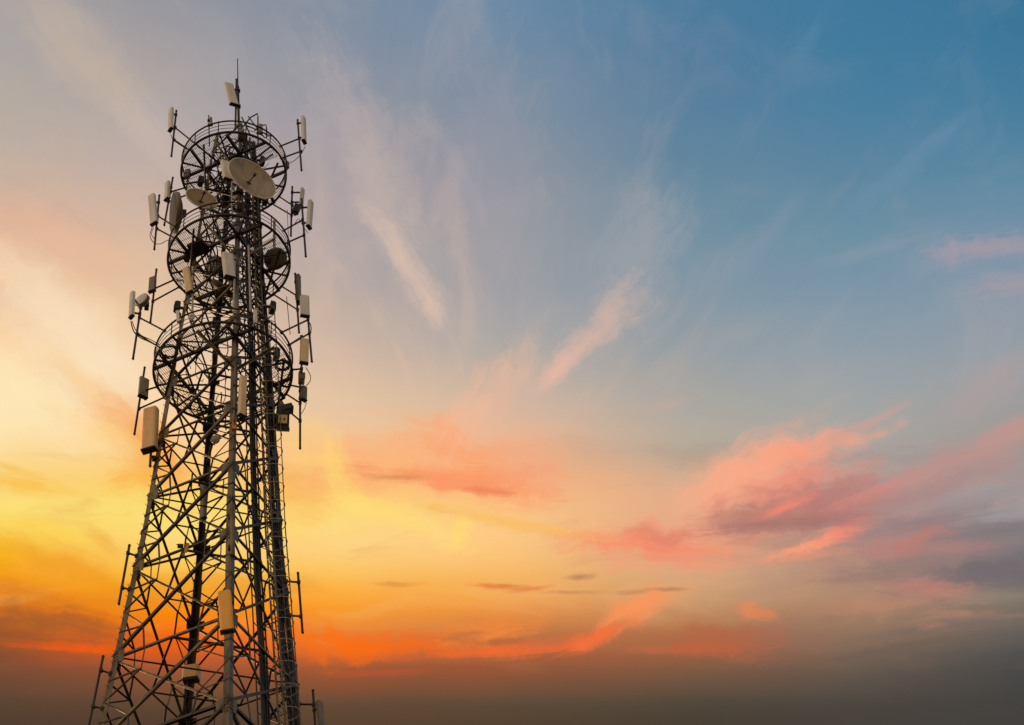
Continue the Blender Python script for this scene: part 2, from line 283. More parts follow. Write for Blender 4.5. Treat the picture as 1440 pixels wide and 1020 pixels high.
# ---------------------------------------------------------------- mesh helpers
def frame(ax, hint=None):
    ax = ax.normalized()
    h = Vector(hint) if hint is not None else (Vector((0, 0, 1)) if abs(ax.z) < 0.9 else Vector((0, -1, 0)))
    u = h - ax*h.dot(ax)
    if u.length < 1e-5: u = Vector((1, 0, 0)) - ax*ax.x
    u.normalize(); return u, ax.cross(u)
class MB:
    def __init__(s): s.v = []; s.f = []; s.sm = []
    def add(s, vs, fs, smooth=False):
        o = len(s.v); s.v += [Vector(p) for p in vs]; s.f += [tuple(i+o for i in f) for f in fs]; s.sm += [smooth]*len(fs)
        return s
    def prism(s, p0, p1, prof, hint=None, smooth=False, prof1=None):
        p0, p1 = Vector(p0), Vector(p1); u, w = frame(p1-p0, hint); n = len(prof)
        prof1 = prof1 or prof
        vs = [p0+u*a+w*b for a, b in prof]+[p1+u*a+w*b for a, b in prof1]
        fs = [(i, (i+1) % n, n+(i+1) % n, n+i) for i in range(n)]
        s.add(vs, fs, smooth); s.add(vs[:n], [tuple(reversed(range(n)))]); s.add(vs[n:], [tuple(range(n))])
        return s
    def tube(s, p0, p1, r, seg=8, r1=None):
        pr = [(math.cos(2*math.pi*i/seg)*r, math.sin(2*math.pi*i/seg)*r) for i in range(seg)]
        k = (r1 if r1 is not None else r)/r
        return s.prism(p0, p1, pr, None, True, [(a*k, b*k) for a, b in pr])
    def bar(s, p0, p1, w, h, hint=None):
        return s.prism(p0, p1, [(-w/2, -h/2), (w/2, -h/2), (w/2, h/2), (-w/2, h/2)], hint)
    def angle(s, p0, p1, w, t, n1, n2):
        """steel angle: apex on the line p0-p1, legs along n1 and n2"""
        p0, p1 = Vector(p0), Vector(p1); ax = (p1-p0).normalized()
        a = Vector(n1); a = (a-ax*a.dot(ax)).normalized(); b = Vector(n2); b = b-ax*b.dot(ax); b = (b-a*b.dot(a)).normalized()
        pr = [(0, 0), (w, 0), (w, t), (t, t), (t, w), (0, w)]
        vs = [p+a*x+b*y for p in (p0, p1) for x, y in pr]
        fs = [(i, (i+1) % 6, 6+(i+1) % 6, 6+i) for i in range(6)] + [(3, 2, 1, 0), (5, 4, 3, 0), (6, 7, 8, 9), (6, 9, 10, 11)]
        return s.add(vs, fs)
    def box(s, c, ax, sx, sy, sz, hint=None):
        """box centred at c: sz along ax, sx along hint, sy across"""
        c = Vector(c); ax = Vector(ax).normalized()
        return s.bar(c-ax*sz/2, c+ax*sz/2, sx, sy, hint)
    def path(s, pts, r, seg=6):
        pts = [Vector(p) for p in pts]; n = len(pts); rings = []; u = None
        for i, p in enumerate(pts):
            t = (pts[min(i+1, n-1)]-pts[max(i-1, 0)])
            if t.length < 1e-6: t = Vector((0, 0, 1))
            if u is None: u, w = frame(t)
            else:
                t.normalize(); u = u-t*u.dot(t); u = u.normalized() if u.length > 1e-5 else frame(t)[0]; w = t.cross(u)
            rings.append([p+u*math.cos(2*math.pi*k/seg)*r+w*math.sin(2*math.pi*k/seg)*r for k in range(seg)])
        vs = [v for q in rings for v in q]; fs = []
        for i in range(n-1):
            for k in range(seg):
                a = i*seg+k; b = i*seg+(k+1) % seg; fs.append((a, b, b+seg, a+seg))
        fs += [tuple(reversed(range(seg))), tuple(range((n-1)*seg, n*seg))]
        return s.add(vs, fs, True)
    def ring(s, c, rad, r, seg=64, tseg=6, a0=0.0, a1=2*math.pi, h=None):
        c = Vector(c); full = abs(a1-a0-2*math.pi) < 1e-6; n = seg if full else seg+1; vs = []; fs = []
        for i in range(n):
            a = a0+(a1-a0)*i/seg; d = Vector((math.cos(a), math.sin(a), 0))
            for k in range(tseg):
                q = 2*math.pi*(k+.5)/tseg; vs.append(c+d*(rad+r*math.cos(q))+Vector((0, 0, (h or r)*math.sin(q))))
        for i in range(seg):
            j = (i+1) % n
            for k in range(tseg):
                k2 = (k+1) % tseg; fs.append((i*tseg+k, j*tseg+k, j*tseg+k2, i*tseg+k2))
        return s.add(vs, fs, True)
    def lathe(s, c, ax, prof, seg=40, hint=None, smooth=True):
        """prof: (radius, height along ax); open profile"""
        c = Vector(c); ax = Vector(ax).normalized(); u, w = frame(ax, hint); vs = []; fs = []; n = len(prof)
        for r, h in prof:
            for k in range(seg):
                a = 2*math.pi*k/seg; vs.append(c+ax*h+(u*math.cos(a)+w*math.sin(a))*max(r, 1e-4))
        for i in range(n-1):
            for k in range(seg):
                k2 = (k+1) % seg; fs.append((i*seg+k, i*seg+k2, (i+1)*seg+k2, (i+1)*seg+k))
        return s.add(vs, fs, smooth)
    def build(s, name, mt, parent=None, origin=None):
        root = parent
        while root is not None and root.parent is not None: root = root.parent
        o3 = root.location if root is not None else (Vector(origin) if origin is not None else Vector((0, 0, 0)))
        me = bpy.data.meshes.new(name); me.from_pydata([tuple(p-o3) for p in s.v], [], s.f)
        me.polygons.foreach_set('use_smooth', s.sm); me.materials.append(M[mt]); me.update()
        ob = bpy.data.objects.new(name, me); col.objects.link(ob)
        if parent is not None: ob.parent = parent
        elif origin is not None: ob.location = o3
        return ob
def tag(o, label, cat, group=None):
    o['label'] = label; o['category'] = cat
    if group: o['group'] = group
    return o
def thing(name, loc, label, cat, group=None):
    o = bpy.data.objects.new(name, None); col.objects.link(o); o.location = Vector(loc); o.empty_display_size = 0.3
    return tag(o, label, cat, group)
def sag(p0, p1, drop, n=12, wob=0.0):
    p0, p1 = Vector(p0), Vector(p1); out = []
    ph = random.uniform(0, 6)
    for i in range(n+1):
        t = i/n; q = p0.lerp(p1, t); q.z -= drop*4*t*(1-t)
        q += Vector((math.sin(ph+t*9), math.cos(ph*2+t*7), 0))*wob*math.sin(math.pi*t); out.append(q)
    return out

# ---------------------------------------------------------------- ground
g = MB().lathe((0, 0, 0), (0, 0, 1), [(0, 0), (30, 0.0), (200, 0.0), (2000, -2), (9000, -20)], 64).build('unseen_ground', 'unseen_ground'); g['kind'] = 'structure'

# ---------------------------------------------------------------- the lattice tower
TH = R(33); AX = Vector((math.cos(TH), -math.sin(TH), 0)); AY = Vector((math.sin(TH), math.cos(TH), 0))
SIDE = [(0, 8.0), (31, 4.2), (38.3, 3.22), (46, 2.55), (52, 1.92), (58, 1.42), (60, 1.15), (70, 1.1)]
def side(z):
    for (z0, a0), (z1, a1) in zip(SIDE, SIDE[1:]):
        if z <= z1: return a0+(a1-a0)*(z-z0)/(z1-z0)
    return 1.0
SG = [(-1, -1), (1, -1), (1, 1), (-1, 1)]        # left, near, right, far corner
def corner(i, z):
    a = side(z)/2; return AX*SG[i % 4][0]*a+AY*SG[i % 4][1]*a+Vector((0, 0, z))
NODES = [0, 6.3, 12.5, 18, 22.5, 26.3, 29.8, 33.0, 36.5, 39.5, 42.3, 44.8, 47.1, 49.2, 51.1, 52.9, 54.6, 56.2, 57.5, 58.7, 59.9]
FIRST = 6
FN = [-AY, AX, AY, -AX]                          # outward normals of faces i -> i+1
tower = thing('telecom_tower', (0, 0, 0), 'tall tapering four legged steel lattice tower carrying all the antennas', 'tower')
for i in range(4):
    d1 = (corner(i+1, 10)-corner(i, 10)).normalized(); d0 = (corner(i-1, 10)-corner(i, 10)).normalized()
    mb = MB(); brk = sorted(set([z for z in NODES if z in (0,)] + [31, 38.3, 46, 52, 58, 60.1, 0]))
    for z0, z1 in zip(brk, brk[1:]):
        w = 0.20 if z1 <= 38.3 else 0.17 if z1 <= 46 else 0.14 if z1 <= 52 else 0.12 if z1 <= 58 else 0.10
        mb.angle(corner(i, z0), corner(i, z1+0.0), w, 0.022, d1, d0)
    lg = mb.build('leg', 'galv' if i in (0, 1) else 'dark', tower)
    if i == 1: lg['label'] = 'pale grey near leg with rows of bolts'
    MB().box(corner(i, 0)+Vector((0, 0, 0.3)), (0, 0, 1), 1.2, 1.2, 0.7, AX).build('footing', 'conc', tower)
    # splice and gusset plates with their bolts
    for k, z in enumerate(NODES[FIRST:], FIRST):
        p = corner(i, z); gp = MB(); s = 0.42 if z < 45 else 0.30 if z < 54 else 0.22
        for d, n in ((d1, FN[i % 4]), (d0, FN[(i-1) % 4])):
            c = p+d*s*0.46+n*0.012
            pr = [(-s*.55, -s*.42), (s*.55, -s*.42), (s*.38, s*.5), (-s*.38, s*.5)]
            gp.prism(c-n*0.008, c+n*0.008, [(x, y) for x, y in pr], (0, 0, 1))
            cols = 2 if z < 46 else 1
            rows = 6 if (k % 2 == 0 and z < 46) else 3
            for q in range(rows):
                for h in range(cols):
                    b = p+d*(0.055+0.09*h)+Vector((0, 0, (q-rows/2+.5)*0.11))+n*0.02
                    gp.prism(b, b+n*0.028, [(math.cos(t*math.pi/3)*.017, math.sin(t*math.pi/3)*.017) for t in range(6)])
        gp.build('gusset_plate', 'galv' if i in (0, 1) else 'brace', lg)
    # step bolts up the leg
    z = 29.0
    while z < 59 and i in (0, 3):
        p = corner(i, z)+d1*0.04
        MB().tube(p, p+FN[i % 4]*0.15, 0.009, 5).build('step_bolt', 'galv', lg); z += 0.42

ndiag = [0]; rest_mb = MB(); low_mb = MB()
def brace(name, p0, p1, w, n, flip=False, mt='brace', bank=None):
    ax = (Vector(p1)-Vector(p0)).normalized(); side_v = ax.cross(n)
    if side_v.z < 0: side_v = -side_v
    a = MB() if bank is None else bank
    a.angle(p0, p1, w, 0.012, -side_v if flip else side_v, -n)
    if bank is None: return a.build(name, mt, tower)
for k in range(len(NODES)-1):
    z0, z1 = NODES[k], NODES[k+1]
    for i in range(4):
        n = FN[i]; a0, a1 = corner(i, z0), corner(i, z1); b0, b1 = corner(i+1, z0), corner(i+1, z1)
        wd = 0.092 if z0 < 40 else 0.078 if z0 < 46 else 0.062 if z0 < 54 else 0.05
        if k < FIRST:
            for p, q in ((a0+n*.03, b1+n*.03), (b0-n*.03, a1-n*.03), (a1, b1)): brace('', p, q, wd, n, bank=low_mb)
            continue
        bank = None
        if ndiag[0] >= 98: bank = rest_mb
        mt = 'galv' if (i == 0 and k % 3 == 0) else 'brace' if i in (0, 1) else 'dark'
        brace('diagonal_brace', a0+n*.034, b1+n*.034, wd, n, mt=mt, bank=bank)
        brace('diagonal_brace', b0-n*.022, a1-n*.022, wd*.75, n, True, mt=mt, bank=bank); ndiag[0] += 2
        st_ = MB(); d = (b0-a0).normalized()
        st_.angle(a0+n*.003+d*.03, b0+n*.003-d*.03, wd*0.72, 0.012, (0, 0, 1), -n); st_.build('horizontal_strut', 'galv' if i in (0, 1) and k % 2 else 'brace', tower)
        if z0 < 42:                                # secondary members
            rds = (MB(), MB()); wr = 0.042
            X1 = lambda t: a0.lerp(b1, t); X2 = lambda t: b0.lerp(a1, t)
            def sec(p, q):
                sx_ = (q-p).normalized(); rd = rds[0] if (p-a0).length < (p-b0).length else rds[1]; rd.angle(p+n*.014, q+n*.014, wr, .008, sx_.cross(n), -n)
            sec(X1(.25), a0.lerp(a1, .27)); sec(X2(.75), a0.lerp(a1, .73)); sec(X2(.25), b0.lerp(b1, .27)); sec(X1(.75), b0.lerp(b1, .73))
            sec(X1(.25), a0.lerp(a1, .5)); sec(X2(.75), a0.lerp(a1, .5)); sec(X2(.25), b0.lerp(b1, .5)); sec(X1(.75), b0.lerp(b1, .5))
            sec(X1(.25), a0.lerp(b0, .27)); sec(X2(.25), a0.lerp(b0, .73)); sec(X1(.75), a1.lerp(b1, .73)); sec(X2(.75), a1.lerp(b1, .27))
            for rd in rds: rd.build('secondary_bracing', 'brace', tower)
    if k >= FIRST:                                 # plan bracing: a diamond between the strut middles, and one tie
        pb = MB(); c = [corner(i, z0).lerp(corner(i+1, z0), .5) for i in range(4)]
        for i in range(4): pb.angle(c[i], c[(i+1) % 4], 0.06 if z0 < 46 else 0.045, .01, (0, 0, 1), (c[(i+2) % 4]-c[i]))
        if k % 2: pb.angle(corner(0, z0+.02), corner(2, z0+.02), .06, .01, (0, 0, 1), AX)
        pb.build('plan_bracing', 'dark', tower)
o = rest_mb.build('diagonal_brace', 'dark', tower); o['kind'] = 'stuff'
o = low_mb.build('lower_bracing', 'brace', tower); o['kind'] = 'stuff'
# cap frame at the very top: bent hoops of the ladder head
cap = MB()
for px in ((342, 172, 362, 160), (358, 178, 374, 176)):
    p, q = at(px[0], px[1]+6, 0.2), at(px[2], px[3], 0.5)
    cap.path([p, p.lerp(q, .5)+Vector((0, 0, .18)), q, q+Vector((.03, 0, -.25)), q+Vector((.04, 0, -.9))], 0.03, 8)
cap.tube(at(349, 164, .35), at(372, 194, .2), .025).tube(at(345, 176, .2), at(382, 192, .3), .03).tube(at(340, 165, .2), at(352, 190, .4), .03)
cap.build('head_frame', 'dark', tower)

# ---------------------------------------------------------------- work platforms
RINGS = [(57.55, 2.08, 'topmost'), (52.05, 2.28, 'middle'), (45.95, 2.41, 'lowest')]   # height, radius
RAIL = 0.74
plats = []
DECK = [  # angular sectors (degrees, +X = 0) that carry grating
  [(95, 330)], [(60, 300), (318, 356)], [(105, 300), (330, 372), (20, 60)]]
LABP = ['topmost round steel work platform, the narrowest one, around the tower head',
        'middle round steel work platform with a black square plate under its left side',
        'lowest and widest round steel work platform with coiled cables hanging under its grating']
for ri, (z, rad, nm) in enumerate(RINGS):
    pl = thing('work_platform', (0, 0, z), LABP[ri], 'platform', 'round work platforms on the tower'); plats.append(pl)
    fr = MB().ring((0, 0, z), rad, .05, 72, 6, h=.06); fr.build('floor_ring', 'brace', pl)
    MB().ring((0, 0, z+RAIL), rad+.01, .034, 72, 8).build('top_rail', 'brace', pl)
    md = MB().ring((0, 0, z+RAIL*.66), rad+.005, .013, 72, 6).ring((0, 0, z+RAIL*.36), rad+.005, .013, 72, 6); md.build('middle_rails', 'brace', pl)
    for k in range(12):
        a = 2*math.pi*(k+.35)/12; d = Vector((math.cos(a), math.sin(a), 0))
        MB().tube(d*rad+Vector((0, 0, z-.08)), d*(rad+.01)+Vector((0, 0, z+RAIL+.05)), .024, 6).build('rail_post', 'brace', pl)
    off = side(z)/2+.07
    for u, w in ((AX, AY), (AY, AX)):
        for sgn in (-1, 1):
            ln = math.sqrt(rad*rad-off*off)-.02
            b = MB(); hz = z-.02 if u is AX else z-.15
            c = w*sgn*off+Vector((0, 0, hz)); b.bar(c-u*ln, c+u*ln, .13, .085, (0, 0, 1)); b.build('deck_beam', 'brace', pl)
    for k in range(12):
        a = TH*-1+math.pi/12+2*math.pi*k/12; d = Vector((math.cos(a), math.sin(a), 0))
        t = off/max(abs(d.dot(AX)), abs(d.dot(AY)))+.03
        if t < rad-.15: MB().bar(d*t+Vector((0, 0, z-.03)), d*(rad-.04)+Vector((0, 0, z-.03)), .07, .05, (0, 0, 1)).build('joist', 'brace', pl)
    # grating: bearing bars one way, thin cross rods the other
    gm = MB()
    def inside(p):
        r_ = math.hypot(p.x, p.y)
        if r_ > rad-.05 or (abs(p.dot(AX)) < off+.06 and abs(p.dot(AY)) < off+.06): return False
        aa = math.degrees(math.atan2(p.y, p.x)) % 360
        return any(lo <= aa <= hi or lo <= aa+360 <= hi for lo, hi in DECK[ri])
    for u, w, step, th, hh, dz in ((AY, AX, .076, .009, .024, .035), (AX, AY, .30, .012, .012, .056)):
        q = -rad
        while q < rad:
            t = -rad; run = None
            while t <= rad+.001:
                p = u*t+w*q; ok = inside(p)
                if ok and run is None: run = t
                if (not ok or t+.04 > rad) and run is not None:
                    if t-run > .09: gm.bar(w*q+u*run+Vector((0, 0, z+dz)), w*q+u*(t-.03)+Vector((0, 0, z+dz)), hh, th, (0, 0, 1))
                    run = None
                t += .04
            q += step
    gm.build('grating', 'mesh', pl)
    for i in range(4):                             # knee braces from the legs up to the deck beams
        lp = corner(i, z-(1.75 if ri == 2 else 1.5)); dd = Vector((lp.x, lp.y, 0)).normalized(); tt = Vector((-dd.y, dd.x, 0))
        for sgn in (-1, 1):
            q = (dd*.80+tt*sgn*.60)*rad*.93+Vector((0, 0, z-.12))
            MB().angle(lp, q, .085, .012, tt*sgn, (0, 0, 1)).build('knee_brace', 'galv' if i == 1 else 'brace', pl)
def ring_at(px, py, ri):
    z, rad, _ = RINGS[ri]; best = None
    for hz in (z, z+RAIL):
        for k in range(720):
            a = math.pi*k/360; p = Vector((math.cos(a)*rad, math.sin(a)*rad, hz)); q = project(p); dd = (q[0]-px)**2+(q[1]-py)**2
            if best is None or dd < best[0]: best = (dd, p)
    return best[1]
def leg_at(px, py):
    best = None
    for i in range(4):
        z = 29.0
        while z < 62:
            p = corner(i, z); q = project(p); dd = (q[0]-px)**2+(q[1]-py)**2
            if best is None or dd < best[0]: best = (dd, p)
            z += .05
    return best[1]
# black square plate under the middle deck, and cable coils under the lowest
pmb = MB(); c = at(279, 349, -.95); zz = RINGS[1][0]-.12
d_ = (c-CAM); c = CAM+d_*((zz-CAM.z)/d_.z)
pmb.box(c, (0, 0, 1), .62, .62, .14, AX).box(c+Vector((0, 0, -.08)), (0, 0, 1), .5, .5, .03, AX)
pmb.tube(c+AX*.2+Vector((0, 0, -.09)), c+AX*.2+Vector((0, 0, -.2)), .04).tube(c-AX*.2+Vector((0, 0, -.09)), c-AX*.2+Vector((0, 0, -.2)), .04)
tag(pmb.build('junction_box', 'cap', None, c), 'flat black square box hung under the left of the middle platform', 'junction box')
for (px, py, rr) in ((238, 493, .28), (397, 512, .24)):
    d_ = at(px, py, 0)-CAM; c = CAM+d_*((RINGS[2][0]-.12-CAM.z)/d_.z); cb = MB()
    for q in range(5):
        cb.path([c+Vector((math.cos(t*.35)*(rr+random.uniform(-.03, .03)), math.sin(t*.35)*(rr+random.uniform(-.03, .03)), random.uniform(-.03, .03)-.03*q)) for t in range(19)], .018)
    tag(cb.build('cable_coil', 'cable', None, c), 'coil of black cable under the %s side of the lowest platform' % ('left' if px < 300 else 'right'), 'cable', 'cable coils under the lowest platform')

# ---------------------------------------------------------------- ladder with safety cage, feeder cables
FRD = AY
def face_pt(t, z, out=0.0): return corner(1, z).lerp(corner(2, z), t)+AX*out
Z0, Z1 = 1.0, 59.6
lad = thing('access_ladder', face_pt(.68, Z0), 'caged access ladder climbing the right hand face of the tower', 'ladder')
def lad_c(z):                                       # ladder centre line
    f = .70+.0*(z); return face_pt(.66, z, .08)
zs = [Z0+i*(Z1-Z0)/60 for i in range(61)]
for sgn in (-1, 1):
    MB().path([lad_c(z)+AY*.21*sgn for z in zs], .035, 6).build('rail', 'galv', lad)
z = 28.5
while z < Z1:
    MB().tube(lad_c(z)-AY*.2, lad_c(z)+AY*.2, .014, 6).build('rung', 'galv', lad); z += .33
z = 28.7; vert = [[], [], []]
while z < 49:
    c = lad_c(z); pts = []
    for k in range(15):
        a = math.pi*k/14; pts.append(c+AY*(-.36*math.cos(a)*(1 if k not in (0, 14) else .7))+AX*(.60*math.sin(a)))
    MB().path(pts, .014, 6).build('cage_hoop', 'pale', lad)
    for j, k in enumerate((4, 7, 10)): vert[j].append(pts[k])
    z += .80+random.uniform(-.03, .03)
for v in vert: MB().path(v, .011, 5).build('cage_strap', 'galv', lad)
for bi, (t0, t1, nc, wdt) in enumerate(((.55, .46, 10, .46), (.92, .86, 10, .44))):
    fc = thing('feeder_cables', face_pt(t0, 2), ('black feeder cable run on the inner side, left of the caged ladder' if bi == 0 else 'black feeder cable run beside the right leg, behind the caged ladder'), 'cables', 'feeder cable runs')
    def fcp(z, o, q=0.0, t0=t0, t1=t1): return face_pt(t0+(t1-t0)*z/60, z, -.12+q)+AY*o
    for k in range(nc):
        o = (k/(nc-1)-.5)*wdt; r_ = random.choice((.026, .03, .034)); top = random.uniform(44, 60) if k % 2 else 60
        ph = random.uniform(0, 6); pts = []
        for i in range(80):
            z = 2+(top-2)*i/79; pts.append(fcp(z, o*(1-.25*z/60)+.012*math.sin(z*1.3+ph), .012*math.cos(z*.9+ph)+(.05 if k % 3 == 0 else 0)))
        MB().path(pts, r_, 6).build('cable', 'cable', fc)
    tr = MB()
    for sgn in (-1, 1): tr.path([fcp(z, sgn*(wdt/2+.05), -.07) for z in [2+i*58/40 for i in range(41)]], .022, 4)
    z = 28.5
    while z < 60:
        tr.tube(fcp(z, -wdt/2-.05, -.06), fcp(z, wdt/2+.05, -.06), .016, 5)
        if z < 46: tr.tube(fcp(z, wdt/2+.05, -.07), fcp(z+.55, wdt/2+.36, -.07), .014, 5).tube(fcp(z+.55, wdt/2+.36, -.07), fcp(z+1.1, wdt/2+.05, -.07), .014, 5) if bi == 0 else None
        z += .55 if bi else 1.1
    tr.build('cable_tray', 'dark', fc)
    z = 29
    while z < 59:
        MB().bar(fcp(z, -wdt/2-.03, .05), fcp(z, wdt/2+.03, .05), .035, .06, (0, 0, 1)).build('cable_clamp', 'cap', fc); z += 1.25
# loose jumper cables inside the three platforms: too tangled to count
jm = MB()
for ri, (z, rad, _) in enumerate(RINGS):
    for k in range((30, 24, 13)[ri]):
        a = random.uniform(0, 2*math.pi); b = a+random.uniform(-1.2, 1.2); s = side(z)*.45
        p0 = Vector((math.cos(a)*s, math.sin(a)*s, z+random.uniform(-1.6, 1.8))); p1 = Vector((math.cos(b), math.sin(b), 0))*random.uniform(s*.6, rad*.8)+Vector((0, 0, z+random.uniform(-.4, .6)))
        jm.path(sag(p0, p1, random.uniform(.1, .6), 10, .08), random.choice((.012, .016, .02)), 5)
    for k in range((28, 18, 5)[ri]):
        a = random.uniform(0, 2*math.pi); s = side(z)*random.uniform(.25, .5); zz = z+random.uniform(-2.2, 0)
        p0 = Vector((math.cos(a)*s, math.sin(a)*s, zz)); jm.path(sag(p0, p0+Vector((random.uniform(-.3, .3), random.uniform(-.3, .3), random.uniform(1.5, 2.8))), 0, 8, .07), random.choice((.014, .02, .026)), 5)
jo = jm.build('jumper_cables', 'cable'); tag(jo, 'tangle of loose black jumper cables inside the platforms', 'cables'); jo['kind'] = 'stuff'

# ---------------------------------------------------------------- antennas
CAMH = Vector((0, -1, 0))
def radome(p0, p1, wdt, dep, n):
    """closed panel shape with rounded front edges between p0 (bottom) and p1 (top)"""
    a, b = wdt/2, dep
    prof = [(0, -a), (b*.62, -a), (b*.9, -a*.86), (b, -a*.6), (b, a*.6), (b*.9, a*.86), (b*.62, a), (0, a)]
    return MB().prism(p0, p1, prof, n)
def panel(label, top, bot, y, wdt, az, mt='white', pole=None, pole_r=.04, arms=(), ring=None, dep=.13, group='panel antennas', cap=True, cable=None, y_off=-.06, mount=None, name='panel_antenna', polemat='pole', br=True):
    """top/bot: centre of the panel's ends in the photograph; az: facing, degrees clockwise from straight at the viewer seen from above (-90 = to the left)"""
    ends = []
    if arms:
        for (a, b) in arms: ends.append((a, ring_at(b[0], b[1], ring) if ring is not None else leg_at(*b)))
        if y is None: y = sum(e[1].y for e in ends)/len(ends)
    n = Vector((math.sin(R(az)), -math.cos(R(az)), 0))
    base = at(*(pole[1] if pole else bot), y)
    t = thing(name, base, label, 'antenna', group)
    if top:
        p1, p0 = at(*top, y+y_off), at(*bot, y+y_off); ax = (p1-p0).normalized()
        p0 -= n*dep*.5; p1 -= n*dep*.5
        body = radome(p0, p1, wdt, dep, n).build('radome', mt, t)
        MB().prism(p1, p1+ax*.025, [(dep*.06, -wdt*.43), (dep*.9, -wdt*.40), (dep*.9, wdt*.40), (dep*.06, wdt*.43)], n).build('top_cap', mt, body)
        if cap:
            c = MB(); c.prism(p0-ax*.045, p0, [(-.02, -wdt*.53), (dep*.98, -wdt*.5), (dep*.98, wdt*.5), (-.02, wdt*.53)], n)
            w_ = ax.cross(n)
            for q in (-.25, .25): c.tube(p0-ax*.045+n*dep*.5+w_*wdt*q, p0-ax*.13+n*dep*.5+w_*wdt*q, .02, 6)
            c.build('end_cap', 'cap', body)
    if pole:
        q1, q0 = at(*pole[0], y), at(*pole[1], y)
        MB().tube(q0, q1, pole_r, 10).lathe(q1, (q1-q0), [(pole_r*1.15, -.03), (pole_r*1.15, .015), (0, .02)], 10).lathe(q0, (q0-q1), [(pole_r*1.15, -.03), (pole_r*1.15, .015), (0, .02)], 10).build('mounting_pole', polemat, t)
        if top and br:
            for f in (.18, .8):
                a = p0.lerp(p1, f); s_ = (q1-q0).normalized(); b = q0+s_*max(.05, min((a-q0).dot(s_), (q1-q0).length-.05))
                k = MB().bar(a, b, .05, .05); k.box(b, s_, .11, .11, .07); mid = a.lerp(b, .5); k.tube(a, mid+Vector((0, 0, .06)), .016, 6); k.build('bracket', 'cap', t)
    for (a, e) in ends:
        q = at(*a, y); k = MB().tube(q, e, .034, 8); k.box(q, (0, 0, 1), .11, .11, .09).box(e, (e-q), .12, .10, .07); k.build('standoff_arm', 'brace', t)
    if mount:                                      # short brackets straight to a leg
        for mpx in mount:
            q = at(mpx[0], mpx[1], y); e = leg_at(mpx[2], mpx[3]); k = MB().bar(q, e, .07, .07); k.box(e, (0, 0, 1), .2, .2, .10); k.build('bracket', 'brace', t)
    if cable:
        for (pts, r_) in cable:
            v = [at(px, py, y) for px, py in pts]; fin = []
            for i in range(len(v)-1):
                pa, pb, pc, pd = v[max(i-1, 0)], v[i], v[i+1], v[min(i+2, len(v)-1)]
                for s in range(6):
                    u = s/6; fin.append(.5*((2*pb)+(pc-pa)*u+(2*pa-5*pb+4*pc-pd)*u*u+(-pa+3*pb-3*pc+pd)*u**3))
            MB().path(fin+[v[-1]], r_, 6).build('cable', 'cable', t)
    return t
OG = 'panel antennas on outrigger poles'
# mast head
panel('white panel antenna tilted beside the whip at the very tip of the tower', (321.8,118.5), (329.5,147), -.25, .40, 20, pole=((332.5,112),(331,182)), pole_r=.045, dep=.14, group=None)
t = thing('whip_antenna', at(336, 186, .1), 'thin black whip mast, the highest thing on the tower', 'antenna')
a, b, c = at(336, 186, .1), at(334.6, 122, .1), at(334, 83, .1)
MB().tube(a, b, .055, 10).build('lower_mast', 'dark', t); MB().tube(b, c, .026, 8, .018).lathe(c, (c-b), [(.02, -.02), (.02, .02), (0, .03)], 8).build('whip', 'dark', t)
MB().box(at(335.2, 128, .1), (0, 0, 1), .16, .16, .1).box(at(335.6, 150, .1), (0, 0, 1), .17, .17, .1).build('clamp', 'cap', t)
# topmost platform
panel('slim pale panel antenna on the upper left outrigger of the topmost platform', (240.5,154), (239.5,182), None, .26, -62, pole=((248,156),(241,220)), arms=(((246.6,180),(272,199)),((245,197),(268,213))), ring=0, group=OG, cable=[([(240,189),(243,196),(250,202),(262,210)], .014)])
panel('slim pale panel antenna on the upper right outrigger of the topmost platform', (427,166), (428,199), None, .26, 62, pole=((418.5,169),(424,240)), arms=(((421,195),(391,208)),((423,213),(394,224))), ring=0, group=OG, cable=[([(429,206),(424,216),(414,226),(404,231)], .014)])
panel('small grey spear shaped antenna on a thin post, upper left of the topmost rail', (296.6,166), (297.5,177), -1.55, .10, 10, 'greyp', pole=((293.5,163),(294.5,205)), pole_r=.024, dep=.07, group=None, cap=False)
panel('small pale stub antenna on a post at the upper right of the topmost rail', (366.5,176), (367,188), -1.2, .16, 15, 'greyp', pole=((362.5,180),(363,206)), pole_r=.03, dep=.12, group=None, cap=False)
panel('white box antenna tucked left of the large dish', (316.2,227.5), (320.2,252), -1.5, .33, 22, 'white', pole=((326,248),(326,304)), pole_r=.035, polemat='pale', dep=.14, group=None)
panel('small grey drum shaped stub antenna at the left edge of the topmost platform', (264,240), (263,250), .2, .22, -20, 'greyp', pole=((264,246),(262,268)), pole_r=.03, dep=.16, group=None, cap=False)
panel('tiny grey sensor on a post outside the right edge of the topmost platform', (404,228), (404.5,236), .3, .14, 30, 'greyp', pole=((402,222),(403,240)), pole_r=.018, dep=.10, group=None, cap=False, arms=(((403,237),(397,240)),), ring=0)
